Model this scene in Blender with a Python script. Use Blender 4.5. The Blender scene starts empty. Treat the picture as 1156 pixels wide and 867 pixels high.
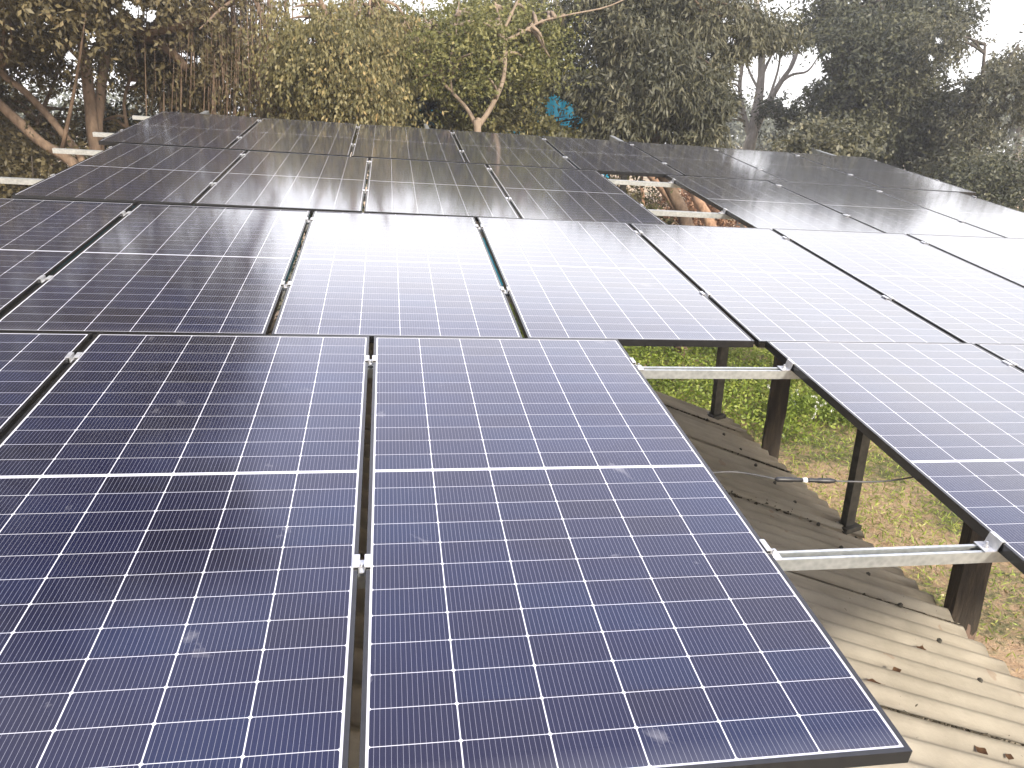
import bpy, bmesh, math, random
import numpy as np
from mathutils import Matrix, Vector

SC = bpy.context.scene
COL = SC.collection
RND = random.Random(11)
NR = np.random.default_rng(7)
HAZE = 0.0024
H = 3.0                                     # height of the solved array origin above the ground

# ---------------------------------------------------------------- camera, sky, sun, exposure
CAM = np.array([0.0310, -1.1240, 1.1765 + H])
RW = np.array([[0.98753482, 0.02322831, -0.15567729],
               [-0.15500715, 0.31534579, -0.93623171],
               [0.02734510, 0.94869251, 0.31501550]])
FPX = 864.74
cam_d = bpy.data.cameras.new('camera')
cam_d.sensor_fit = 'HORIZONTAL'
cam_d.sensor_width = 36.0
cam_d.lens = FPX / 1156.0 * 36.0
cam_d.clip_start = 0.05
cam_d.clip_end = 2000.0
cam = bpy.data.objects.new('camera', cam_d)
COL.objects.link(cam)
M4 = Matrix.Identity(4)
for i in range(3):
    for j in range(3):
        M4[i][j] = RW[i, j]
    M4[i][3] = CAM[i]
cam.matrix_world = M4
SC.camera = cam

SUN_EL = math.radians(28)
SUN_AZ = math.radians(160)                  # clockwise from +Y: behind the camera, a little to the right
world = bpy.data.worlds.new('World')
SC.world = world
world.use_nodes = True
wn, wl = world.node_tree.nodes, world.node_tree.links
wn.clear()
w_out = wn.new('ShaderNodeOutputWorld')
w_bg = wn.new('ShaderNodeBackground')
w_sky = wn.new('ShaderNodeTexSky')
w_sky.sky_type = 'NISHITA'
w_sky.sun_disc = False
w_sky.sun_elevation = SUN_EL
w_sky.sun_rotation = SUN_AZ
w_sky.air_density = 1.2
w_sky.dust_density = 6.0
w_sky.ozone_density = 1.0
w_tc = wn.new('ShaderNodeTexCoord')
w_noise = wn.new('ShaderNodeTexNoise')      # a thin veil of cloud over the whole sky
w_noise.inputs['Scale'].default_value = 1.6
w_noise.inputs['Detail'].default_value = 5.0
w_noise.inputs['Roughness'].default_value = 0.5
w_ramp = wn.new('ShaderNodeMapRange')
w_ramp.inputs['From Min'].default_value = 0.25
w_ramp.inputs['From Max'].default_value = 0.7
w_ramp.inputs['To Min'].default_value = 0.62
w_ramp.inputs['To Max'].default_value = 0.97
w_mix = wn.new('ShaderNodeMix')
w_mix.data_type = 'RGBA'
w_mix.inputs['B'].default_value = (24.0, 24.2, 25.6, 1)
w_sep = wn.new('ShaderNodeSeparateXYZ')     # veil brightness by height, brightest in a band partway up the sky
wl.new(w_tc.outputs['Generated'], w_sep.inputs[0])
w_grad = wn.new('ShaderNodeValToRGB')
w_grad.color_ramp.elements[0].position, w_grad.color_ramp.elements[0].color = .20, (9.4, 9.3, 9.3, 1)
w_grad.color_ramp.elements[1].position, w_grad.color_ramp.elements[1].color = .52, (8.8, 8.9, 10.8, 1)
for w_p, w_c in ((.31, 9.9), (.42, 14.0)):
    w_e = w_grad.color_ramp.elements.new(w_p)
    w_e.color = (w_c, w_c * .995, w_c * 1.01, 1)
wl.new(w_sep.outputs[2], w_grad.inputs['Fac'])
wl.new(w_grad.outputs['Color'], w_mix.inputs['B'])
wl.new(w_tc.outputs['Generated'], w_noise.inputs['Vector'])
wl.new(w_noise.outputs['Fac'], w_ramp.inputs['Value'])
wl.new(w_ramp.outputs['Result'], w_mix.inputs['Factor'])
wl.new(w_sky.outputs['Color'], w_mix.inputs['A'])
wl.new(w_mix.outputs['Result'], w_bg.inputs['Color'])
w_bg.inputs['Strength'].default_value = 0.12
wl.new(w_bg.outputs['Background'], w_out.inputs['Surface'])

sun_d = bpy.data.lights.new('sun', 'SUN')
sun_d.energy = 3.6
sun_d.angle = math.radians(5)
sun_d.color = (1.0, 0.90, 0.76)
sun = bpy.data.objects.new('sun', sun_d)
COL.objects.link(sun)
sdir = Vector((math.sin(SUN_AZ) * math.cos(SUN_EL), math.cos(SUN_AZ) * math.cos(SUN_EL), math.sin(SUN_EL)))
sun.rotation_euler = sdir.to_track_quat('Z', 'Y').to_euler()
sun.location = (0, 0, 40)

SC.view_settings.view_transform = 'Standard'
SC.view_settings.look = 'None'
SC.view_settings.gamma = 1.0
SC.view_settings.use_curve_mapping = False
SC.view_settings.exposure = 1.04
SC.render.engine = 'CYCLES'
SC.cycles.max_bounces = 6
SC.cycles.transparent_max_bounces = 6


# ---------------------------------------------------------------- helpers
def ray(x, y):
    """direction of a pixel of the photograph (depth 1 along the viewing axis)"""
    return RW @ np.array([(x - 578) / FPX, -(y - 433.5) / FPX, -1.0])


def at(x, y, depth):
    return CAM + ray(x, y) * depth


def on_plane(x, y, n, c):
    r = ray(x, y)
    return CAM + r * ((c - n @ CAM) / (n @ r))


def on_ground(x, y, z=0.0):
    return on_plane(x, y, np.array([0, 0, 1.0]), z)


def tag(o, label=None, cat=None, group=None, kind=None):
    if label: o['label'] = label
    if cat: o['category'] = cat
    if group: o['group'] = group
    if kind: o['kind'] = kind
    return o


def obj(name, me, mat=None, parent=None, mw=None):
    o = bpy.data.objects.new(name, me)
    COL.objects.link(o)
    if mat and not me.materials:
        me.materials.append(mat)
    if parent:
        o.parent = parent
    if mw is not None:
        o.matrix_world = mw
    return o


def empty(name, loc=(0, 0, 0), mw=None):
    o = bpy.data.objects.new(name, None)
    o.empty_display_size = 0.1
    COL.objects.link(o)
    if mw is not None:
        o.matrix_world = mw
    else:
        o.location = loc
    return o


def copy_tree(o, parent=None):
    c = o.copy()
    COL.objects.link(c)
    if parent:
        c.parent = parent
    for ch in list(o.children):
        copy_tree(ch, c)
    return c


def bm_mesh(bm, name, smooth=False):
    me = bpy.data.meshes.new(name)
    bm.normal_update()
    bm.to_mesh(me)
    bm.free()
    if smooth:
        me.polygons.foreach_set('use_smooth', [True] * len(me.polygons))
    return me


def add_box(bm, x0, x1, y0, y1, z0, z1, mi=0, bevel=0.0):
    vs = [bm.verts.new(p) for p in ((x0, y0, z0), (x1, y0, z0), (x1, y1, z0), (x0, y1, z0),
                                    (x0, y0, z1), (x1, y0, z1), (x1, y1, z1), (x0, y1, z1))]
    fs = []
    for q in ((3, 2, 1, 0), (4, 5, 6, 7), (0, 1, 5, 4), (1, 2, 6, 5), (2, 3, 7, 6), (3, 0, 4, 7)):
        f = bm.faces.new([vs[k] for k in q])
        f.material_index = mi
        fs.append(f)
    if bevel:
        es = list({e for f in fs for e in f.edges})
        bmesh.ops.bevel(bm, geom=es, offset=bevel, segments=1, affect='EDGES', profile=0.5)
    return fs


def add_prism(bm, prof, axis, a, b, mi=0):
    """closed 2-D profile swept along an axis ('x': prof is (y,z); 'y': prof is (x,z); 'z': prof is (x,y))"""
    def pt(p, t):
        return {'x': (t, p[0], p[1]), 'y': (p[0], t, p[1]), 'z': (p[0], p[1], t)}[axis]
    A = [bm.verts.new(pt(p, a)) for p in prof]
    B = [bm.verts.new(pt(p, b)) for p in prof]
    n = len(prof)
    for i in range(n):
        f = bm.faces.new((A[i], A[(i + 1) % n], B[(i + 1) % n], B[i]))
        f.material_index = mi
    bm.faces.new(A[::-1]).material_index = mi
    bm.faces.new(B).material_index = mi


def add_tube(bm, pts, radii, sides=8, jitter=0.0, cap=True):
    pts = [Vector(p) for p in pts]
    rings = []
    ref = Vector((0.31, 0.77, 0.21)).normalized()
    for i, p in enumerate(pts):
        t = (pts[min(i + 1, len(pts) - 1)] - pts[max(i - 1, 0)]).normalized()
        u = t.cross(ref)
        if u.length < 1e-3:
            u = t.cross(Vector((1, 0, 0)))
        u.normalize()
        v = t.cross(u)
        r = radii[i] if isinstance(radii, (list, tuple)) else radii
        ring = []
        for k in range(sides):
            a = 2 * math.pi * k / sides
            rr = r * (1 + jitter * (RND.random() - .5))
            ring.append(bm.verts.new(p + (u * math.cos(a) + v * math.sin(a)) * rr))
        rings.append(ring)
    for a, b in zip(rings, rings[1:]):
        for k in range(sides):
            bm.faces.new((a[k], a[(k + 1) % sides], b[(k + 1) % sides], b[k]))
    if cap:
        bm.faces.new(rings[0][::-1])
        bm.faces.new(rings[-1])


def smooth_path(pts, n=4):
    """Catmull-Rom through the points"""
    P = [np.array(p, float) for p in pts]
    P = [2 * P[0] - P[1]] + P + [2 * P[-1] - P[-2]]
    out = []
    for i in range(1, len(P) - 2):
        for k in range(n):
            t = k / n
            a, b, c, d = P[i - 1:i + 3]
            out.append(.5 * (2 * b + (c - a) * t + (2 * a - 5 * b + 4 * c - d) * t * t + (3 * b - a - 3 * c + d) * t ** 3))
    out.append(P[-2])
    return out


# ---------------------------------------------------------------- materials
def new_mat(name):
    m = bpy.data.materials.new(name)
    m.use_nodes = True
    nt = m.node_tree
    bsdf = nt.nodes['Principled BSDF']
    return m, nt, nt.nodes, nt.links, bsdf


def noise(nt, scale, detail=4, rough=.55, vec=None, dist=0.0):
    n = nt.nodes.new('ShaderNodeTexNoise')
    n.inputs['Scale'].default_value = scale
    n.inputs['Detail'].default_value = detail
    n.inputs['Roughness'].default_value = rough
    n.inputs['Distortion'].default_value = dist
    if vec is not None:
        nt.links.new(vec, n.inputs['Vector'])
    return n


def ramp(nt, fac, stops):
    r = nt.nodes.new('ShaderNodeValToRGB')
    e = r.color_ramp.elements
    while len(e) > 1:
        e.remove(e[-1])
    e[0].position, e[0].color = stops[0][0], (*stops[0][1], 1)
    for p, c in stops[1:]:
        k = e.new(p)
        k.color = (*c, 1)
    nt.links.new(fac, r.inputs['Fac'])
    return r


def math_n(nt, op, a, b=None, c=None):
    n = nt.nodes.new('ShaderNodeMath')
    n.operation = op
    for i, v in enumerate((a, b, c)):
        if v is None:
            continue
        if isinstance(v, (int, float)):
            n.inputs[i].default_value = v
        else:
            nt.links.new(v, n.inputs[i])
    return n.outputs[0]


def mix_col(nt, fac, a, b):
    n = nt.nodes.new('ShaderNodeMix')
    n.data_type = 'RGBA'
    for key, v in (('Factor', fac), ('A', a), ('B', b)):
        if isinstance(v, (int, float)):
            n.inputs[key].default_value = v
        elif isinstance(v, tuple):
            n.inputs[key].default_value = (*v, 1)
        else:
            nt.links.new(v, n.inputs[key])
    return n.outputs['Result']


def bump(nt, height, strength, dist, bsdf):
    b = nt.nodes.new('ShaderNodeBump')
    b.inputs['Strength'].default_value = strength
    b.inputs['Distance'].default_value = dist
    nt.links.new(height, b.inputs['Height'])
    nt.links.new(b.outputs['Normal'], bsdf.inputs['Normal'])
    return b


def simple_mat(name, c0, c1, scale=6, rough=.6, metal=0.0, detail=5, bmp=0.0, spread=(.35, .65)):
    m, nt, N, L, b = new_mat(name)
    tc = N.new('ShaderNodeTexCoord')
    n = noise(nt, scale, detail, .6, tc.outputs['Object'])
    r = ramp(nt, n.outputs['Fac'], [(spread[0], c0), (spread[1], c1)])
    L.new(r.outputs['Color'], b.inputs['Base Color'])
    b.inputs['Roughness'].default_value = rough
    b.inputs['Metallic'].default_value = metal
    if bmp:
        bump(nt, n.outputs['Fac'], .8, bmp, b)
    return m


PW, PL, FR_H, LIP = 1.134, 2.278, 0.035, 0.011


def cell_material():
    m, nt, N, L, b = new_mat('solar_cells')
    tc = N.new('ShaderNodeTexCoord')
    sep = N.new('ShaderNodeSeparateXYZ')
    L.new(tc.outputs['Object'], sep.inputs[0])
    x, y = sep.outputs[0], sep.outputs[1]
    info = N.new('ShaderNodeObjectInfo')
    CP, RP = 0.1838, 0.0930                   # pitch across and along
    GC, GR = 0.0030, 0.0016                   # white gaps between columns, between rows
    u = math_n(nt, 'SUBTRACT', x, PW / 2 - 3 * CP)
    fu = math_n(nt, 'MODULO', math_n(nt, 'ADD', u, CP * 10), CP)
    ud = math_n(nt, 'MINIMUM', fu, math_n(nt, 'SUBTRACT', CP, fu))          # distance to the column line
    inu = math_n(nt, 'MULTIPLY', math_n(nt, 'GREATER_THAN', u, 0.0), math_n(nt, 'LESS_THAN', u, 6 * CP))
    w = math_n(nt, 'SUBTRACT', math_n(nt, 'ABSOLUTE', math_n(nt, 'SUBTRACT', y, PL / 2)), 0.0068)
    fw = math_n(nt, 'MODULO', math_n(nt, 'ADD', w, RP * 10), RP)
    wd = math_n(nt, 'MINIMUM', fw, math_n(nt, 'SUBTRACT', RP, fw))
    inw = math_n(nt, 'MULTIPLY', math_n(nt, 'GREATER_THAN', w, 0.0), math_n(nt, 'LESS_THAN', w, 12 * RP))
    a = math_n(nt, 'GREATER_THAN', ud, GC / 2)
    c = math_n(nt, 'GREATER_THAN', wd, GR / 2)
    ch = math_n(nt, 'GREATER_THAN', math_n(nt, 'ADD', ud, wd), 0.0060)       # clipped corners
    cell = math_n(nt, 'MULTIPLY', math_n(nt, 'MULTIPLY', inu, inw), math_n(nt, 'MULTIPLY', math_n(nt, 'MULTIPLY', a, c), ch))
    # bus wires, sixteen to a cell
    BP = CP / 16
    fb = math_n(nt, 'MODULO', math_n(nt, 'ADD', u, CP * 10 + BP / 2), BP)
    bd = math_n(nt, 'ABSOLUTE', math_n(nt, 'SUBTRACT', fb, BP / 2))
    bus = math_n(nt, 'LESS_THAN', bd, 0.00033)
    # each cell a slightly different blue black
    cu = math_n(nt, 'FLOOR', math_n(nt, 'DIVIDE', u, CP))
    cw_ = math_n(nt, 'FLOOR', math_n(nt, 'DIVIDE', math_n(nt, 'SUBTRACT', y, PL / 2), RP))
    cmb = N.new('ShaderNodeCombineXYZ')
    L.new(cu, cmb.inputs[0])
    L.new(cw_, cmb.inputs[1])
    L.new(math_n(nt, 'MULTIPLY', info.outputs['Random'], 91.0), cmb.inputs[2])
    wn_ = N.new('ShaderNodeTexWhiteNoise')
    wn_.noise_dimensions = '3D'
    L.new(cmb.outputs[0], wn_.inputs['Vector'])
    tint = ramp(nt, wn_.outputs['Value'], [(0, (.003, .0036, .013)), (.5, (.0038, .0045, .017)), (1, (.005, .0065, .024))])
    # blotchy blue of the anti-reflection film, larger than a cell
    big = noise(nt, 1.7, 3, .5, tc.outputs['Object'])
    tint2 = mix_col(nt, math_n(nt, 'MULTIPLY', math_n(nt, 'SUBTRACT', big.outputs['Fac'], .42), 1.6), tint.outputs['Color'], (.005, .011, .048))
    tint2.node.clamp_factor = True
    cellc = mix_col(nt, math_n(nt, 'MULTIPLY', bus, .47), tint2, (.42, .42, .46))
    col = mix_col(nt, cell, (.50, .50, .525), cellc)
    # dust film with rain streaks down the slope and pale smears
    mp = N.new('ShaderNodeMapping')
    mp.inputs['Scale'].default_value = (14, 1.2, 1)
    L.new(tc.outputs['Object'], mp.inputs['Vector'])
    off = N.new('ShaderNodeVectorMath')
    off.operation = 'ADD'
    cmb2 = N.new('ShaderNodeCombineXYZ')
    L.new(math_n(nt, 'MULTIPLY', info.outputs['Random'], 37.0), cmb2.inputs[2])
    L.new(mp.outputs['Vector'], off.inputs[0])
    L.new(cmb2.outputs[0], off.inputs[1])
    d1 = noise(nt, 1.0, 5, .6, off.outputs[0])
    off2 = N.new('ShaderNodeVectorMath')
    off2.operation = 'ADD'
    L.new(tc.outputs['Object'], off2.inputs[0])
    L.new(cmb2.outputs[0], off2.inputs[1])
    d2 = noise(nt, 5.5, 6, .65, off2.outputs[0], .4)
    sm = math_n(nt, 'SMOOTH_MIN', math_n(nt, 'MAXIMUM', math_n(nt, 'MULTIPLY', math_n(nt, 'SUBTRACT', d2.outputs['Fac'], .66), 2.2), 0.0), .22, .1)
    d3 = noise(nt, 160.0, 2, .5, off2.outputs[0])
    spk = math_n(nt, 'MULTIPLY', math_n(nt, 'GREATER_THAN', d3.outputs['Fac'], .80), .03)
    dust = math_n(nt, 'ADD', math_n(nt, 'ADD', math_n(nt, 'MULTIPLY', d1.outputs['Fac'], .013), sm), spk)
    edge_ = math_n(nt, 'MULTIPLY', math_n(nt, 'MAXIMUM', math_n(nt, 'SUBTRACT', 1.0, math_n(nt, 'DIVIDE', y, .07)), 0.0), math_n(nt, 'MULTIPLY', d1.outputs['Fac'], .16))
    dust = math_n(nt, 'ADD', dust, edge_)
    col2 = mix_col(nt, dust, col, (.46, .45, .46))
    L.new(col2, b.inputs['Base Color'])
    b.inputs['Roughness'].default_value = .13
    b.inputs['Specular IOR Level'].default_value = .26
    stint = ramp(nt, math_n(nt, 'ADD', math_n(nt, 'MULTIPLY', wn_.outputs['Value'], .45), math_n(nt, 'MULTIPLY', big.outputs['Fac'], .75)),
                 [(.3, (.46, .40, .92)), (.6, (.38, .40, 1.0)), (.85, (.30, .50, 1.0))])
    L.new(stint.outputs['Color'], b.inputs['Specular Tint'])
    b.inputs['Coat Weight'].default_value = 1.0
    b.inputs['Coat IOR'].default_value = 1.32
    b.inputs['Sheen Weight'].default_value = .06
    b.inputs['Sheen Roughness'].default_value = .28
    b.inputs['Sheen Tint'].default_value = (.92, .88, .84, 1)
    cr = math_n(nt, 'ADD', math_n(nt, 'MULTIPLY', d1.outputs['Fac'], .05), .065)
    L.new(cr, b.inputs['Coat Roughness'])
    return m


def leaf_material(name, stops, trans=.3, rough=.5):
    m, nt, N, L, b = new_mat(name)
    at_ = N.new('ShaderNodeAttribute')
    at_.attribute_name = 'tint'
    r = ramp(nt, at_.outputs['Fac'], [(p, tuple(min(v * 1.35, .9) for v in c)) for p, c in stops])
    L.new(r.outputs['Color'], b.inputs['Base Color'])
    b.inputs['Roughness'].default_value = rough
    b.inputs['Specular IOR Level'].default_value = .35
    tr = N.new('ShaderNodeBsdfTranslucent')
    L.new(r.outputs['Color'], tr.inputs['Color'])
    mx = N.new('ShaderNodeMixShader')
    mx.inputs['Fac'].default_value = trans
    L.new(b.outputs[0], mx.inputs[1])
    L.new(tr.outputs[0], mx.inputs[2])
    L.new(mx.outputs[0], N['Material Output'].inputs['Surface'])
    return m


def bark_material(name, c0, c1, scale=9):
    m, nt, N, L, b = new_mat(name)
    tc = N.new('ShaderNodeTexCoord')
    mp = N.new('ShaderNodeMapping')
    mp.inputs['Scale'].default_value = (1, 1, .25)
    L.new(tc.outputs['Object'], mp.inputs['Vector'])
    n = noise(nt, scale, 6, .65, mp.outputs['Vector'])
    r = ramp(nt, n.outputs['Fac'], [(.32, c0), (.68, c1)])
    L.new(r.outputs['Color'], b.inputs['Base Color'])
    b.inputs['Roughness'].default_value = .85
    bump(nt, n.outputs['Fac'], .8, .03, b)
    return m


def galv_material():
    m, nt, N, L, b = new_mat('galvanised_steel')
    tc = N.new('ShaderNodeTexCoord')
    v = N.new('ShaderNodeTexVoronoi')
    v.inputs['Scale'].default_value = 55
    L.new(tc.outputs['Object'], v.inputs['Vector'])
    n = noise(nt, 9, 5, .6, tc.outputs['Object'])
    f = math_n(nt, 'ADD', math_n(nt, 'MULTIPLY', v.outputs['Distance'], .35), math_n(nt, 'MULTIPLY', n.outputs['Fac'], .7))
    r = ramp(nt, f, [(.25, (.34, .36, .36)), (.75, (.56, .58, .57))])
    L.new(r.outputs['Color'], b.inputs['Base Color'])
    b.inputs['Metallic'].default_value = .75
    b.inputs['Roughness'].default_value = .42
    return m


MAT = {}
MAT['cells'] = cell_material()
MAT['backsheet'] = simple_mat('white_backsheet', (.70, .70, .70), (.8, .8, .8), 4, .5)
MAT['frame'] = simple_mat('black_anodised_frame', (.006, .006, .007), (.014, .014, .014), 30, .24, 0)
MAT['frame'].node_tree.nodes['Principled BSDF'].inputs['IOR'].default_value = 1.55
MAT['galv'] = galv_material()
MAT['alu'] = simple_mat('clamp_aluminium', (.50, .51, .52), (.66, .66, .66), 40, .38, .7)
MAT['bolt'] = simple_mat('bolt_steel', (.42, .42, .43), (.62, .62, .62), 60, .35, .85)
MAT['dark_steel'] = simple_mat('painted_dark_steel', (.030, .030, .026), (.085, .080, .065), 14, .55, .2, 6)
MAT['black_plastic'] = simple_mat('black_plastic', (.006, .006, .007), (.014, .014, .014), 40, .45)
MAT['white_plastic'] = simple_mat('white_plastic', (.7, .7, .7), (.8, .8, .8), 40, .45)
MAT['cable'] = simple_mat('cable_sheath', (.03, .03, .03), (.06, .058, .055), 30, .5)


def timber_material():
    m, nt, N, L, b = new_mat('weathered_dark_timber')
    tc = N.new('ShaderNodeTexCoord')
    mp = N.new('ShaderNodeMapping')
    mp.inputs['Scale'].default_value = (1, 1, .13)
    L.new(tc.outputs['Object'], mp.inputs['Vector'])
    n = noise(nt, 26, 6, .7, mp.outputs['Vector'])
    r = ramp(nt, n.outputs['Fac'], [(.3, (.012, .010, .008)), (.55, (.035, .027, .019)), (.75, (.085, .062, .040))])
    # bark stripped from the lower part in ragged patches: bare pinkish wood
    sp = N.new('ShaderNodeSeparateXYZ')
    L.new(tc.outputs['Object'], sp.inputs[0])
    n2 = noise(nt, 9, 5, .6, mp.outputs['Vector'])
    h = math_n(nt, 'ADD', sp.outputs[2], math_n(nt, 'MULTIPLY', n2.outputs['Fac'], .8))
    low = math_n(nt, 'LESS_THAN', h, 1.92)
    bare = ramp(nt, n.outputs['Fac'], [(.3, (.09, .06, .045)), (.7, (.22, .155, .12))])
    c = mix_col(nt, low, r.outputs['Color'], bare.outputs['Color'])
    L.new(c, b.inputs['Base Color'])
    b.inputs['Roughness'].default_value = .8
    bump(nt, n.outputs['Fac'], .9, .012, b)
    return m


MAT['timber'] = timber_material()


def roof_material():
    m, nt, N, L, b = new_mat('asbestos_cement_sheet')
    tc = N.new('ShaderNodeTexCoord')
    geo = tc.outputs['Object']
    n1 = noise(nt, 2.2, 6, .6, geo)
    n2 = noise(nt, 45, 4, .6, geo)
    mp = N.new('ShaderNodeMapping')
    mp.inputs['Scale'].default_value = (.9, 9, 1)
    L.new(geo, mp.inputs['Vector'])
    n3 = noise(nt, 2.0, 5, .6, mp.outputs['Vector'])
    base = ramp(nt, n1.outputs['Fac'], [(.28, (.38, .345, .28)), (.5, (.48, .44, .365)), (.72, (.56, .52, .435))])
    dk = ramp(nt, n3.outputs['Fac'], [(.36, (.52, .49, .45)), (.52, (1, 1, 1))])
    mul = N.new('ShaderNodeMix')
    mul.data_type = 'RGBA'
    mul.blend_type = 'MULTIPLY'
    mul.inputs['Factor'].default_value = .32
    L.new(base.outputs['Color'], mul.inputs['A'])
    L.new(dk.outputs['Color'], mul.inputs['B'])
    # rusty brown spots
    n4 = noise(nt, 7.5, 3, .5, geo)
    rust = math_n(nt, 'MULTIPLY', math_n(nt, 'GREATER_THAN', n4.outputs['Fac'], .70), .3)
    c = mix_col(nt, rust, mul.outputs['Result'], (.30, .155, .085))
    n5 = noise(nt, 60, 3, .5, geo)
    blk = math_n(nt, 'MULTIPLY', math_n(nt, 'GREATER_THAN', n5.outputs['Fac'], .74), .6)
    c2 = mix_col(nt, blk, c, (.05, .045, .035))
    L.new(c2, b.inputs['Base Color'])
    b.inputs['Roughness'].default_value = .9
    bump(nt, n2.outputs['Fac'], .5, .004, b)
    return m


MAT['roof'] = roof_material()


def ground_material():
    m, nt, N, L, b = new_mat('soil_and_short_grass')
    tc = N.new('ShaderNodeTexCoord')
    geo = tc.outputs['Object']
    n1 = noise(nt, .55, 6, .62, geo, .3)
    n2 = noise(nt, 9, 6, .7, geo)
    n3 = noise(nt, 40, 4, .7, geo)
    soil = ramp(nt, n2.outputs['Fac'], [(.3, (.29, .185, .105)), (.5, (.44, .305, .185)), (.72, (.58, .44, .28))])
    grass = ramp(nt, n3.outputs['Fac'], [(.3, (.045, .050, .016)), (.5, (.10, .105, .035)), (.72, (.22, .20, .08))])
    f = math_n(nt, 'ADD', math_n(nt, 'MULTIPLY', n1.outputs['Fac'], .7), math_n(nt, 'MULTIPLY', n2.outputs['Fac'], .45))
    fr = ramp(nt, f, [(.56, (0, 0, 0)), (.66, (1, 1, 1))])
    c = mix_col(nt, fr.outputs['Color'], soil.outputs['Color'], grass.outputs['Color'])
    L.new(c, b.inputs['Base Color'])
    b.inputs['Roughness'].default_value = .95
    hsum = math_n(nt, 'ADD', n2.outputs['Fac'], math_n(nt, 'MULTIPLY', n3.outputs['Fac'], .5))
    bump(nt, hsum, 1.0, .05, b)
    return m


# ---------------------------------------------------------------- ground
bm = bmesh.new()
bmesh.ops.create_grid(bm, x_segments=60, y_segments=60, size=300)
g = obj('ground', bm_mesh(bm, 'ground'), ground_material())
tag(g, kind='structure')


# ---------------------------------------------------------------- foliage builder
def quads_mesh(name, V, tint):
    """V: (n,4,3) leaf quads"""
    n = len(V)
    me = bpy.data.meshes.new(name)
    me.vertices.add(n * 4)
    me.vertices.foreach_set('co', V.reshape(-1).astype(np.float32))
    me.loops.add(n * 4)
    me.loops.foreach_set('vertex_index', np.arange(n * 4, dtype=np.int32))
    me.polygons.add(n)
    me.polygons.foreach_set('loop_start', np.arange(0, n * 4, 4, dtype=np.int32))
    me.update(calc_edges=True)
    a = me.attributes.new('tint', 'FLOAT', 'POINT')
    a.data.foreach_set('value', np.repeat(tint, 4).astype(np.float32))
    return me


def unit(v):
    return v / np.maximum(np.linalg.norm(v, axis=-1, keepdims=True), 1e-9)


def leaf_quads(C, R, per, length, width, droop=.3, twig=.45, per_twig=7, tint_c=None):
    """leaves on short twigs spread through clumps (centre C, radius R); returns quads and tints"""
    C = np.asarray(C, float)
    R = np.asarray(R, float)
    nt_ = max(1, per // per_twig)
    idx = np.repeat(np.arange(len(C)), nt_)
    d = unit(NR.normal(size=(len(idx), 3)))
    rad = NR.random(len(idx)) ** .45
    base = C[idx] + d * (R[idx] * rad)[:, None] * np.array([1.1, 1.1, .72])
    tdir = unit(d * .7 + NR.normal(size=d.shape) * .6 + np.array([0, 0, -droop]))
    tl = twig * (.5 + NR.random(len(idx)))
    it = np.repeat(np.arange(len(idx)), per_twig)
    s = NR.random(len(it))
    p = base[it] + tdir[it] * (s * tl[it])[:, None] + NR.normal(size=(len(it), 3)) * length * .25
    ld = unit(tdir[it] * .6 + NR.normal(size=p.shape) * .75 + np.array([0, 0, -droop]))
    side = unit(np.cross(ld, NR.normal(size=p.shape) + np.array([0, 0, .4])))
    nrm = np.cross(ld, side)
    Ls = length * (.65 + .7 * NR.random(len(p)))[:, None]
    Ws = width * (.7 + .6 * NR.random(len(p)))[:, None]
    V = np.stack([p, p + ld * Ls * .45 + side * Ws * .5 + nrm * Ws * .15,
                  p + ld * Ls - nrm * Ls * .08, p + ld * Ls * .45 - side * Ws * .5 + nrm * Ws * .15], 1)
    tc_ = NR.random(len(C)) if tint_c is None else tint_c
    t = np.clip(.45 * tc_[idx][it] + .2 * NR.random(len(idx))[it] + .35 * NR.random(len(p)), 0, 1)
    return V, t


def region(px, py, rx, ry, depth, dth, n):
    """n clump centres in an ellipsoid seen at photo point (px,py), half sizes rx,ry in photo pixels at that depth, dth metres deep"""
    d = NR.normal(size=(n, 3))
    d = unit(d) * (NR.random((n, 1)) ** .4)
    return [at(px + a * rx, py + b * ry, depth + c * dth) for a, b, c in d]


def limb(bm, pts, r0, r1, sides=8, n=4, jit=.12):
    P = smooth_path(pts, n)
    k = len(P)
    add_tube(bm, P, [r0 + (r1 - r0) * (i / (k - 1)) ** .8 for i in range(k)], sides, jit)
    return P


def pxpath(pts, depth):
    return [at(p[0], p[1], p[2] if len(p) > 2 else depth) for p in pts]


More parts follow.
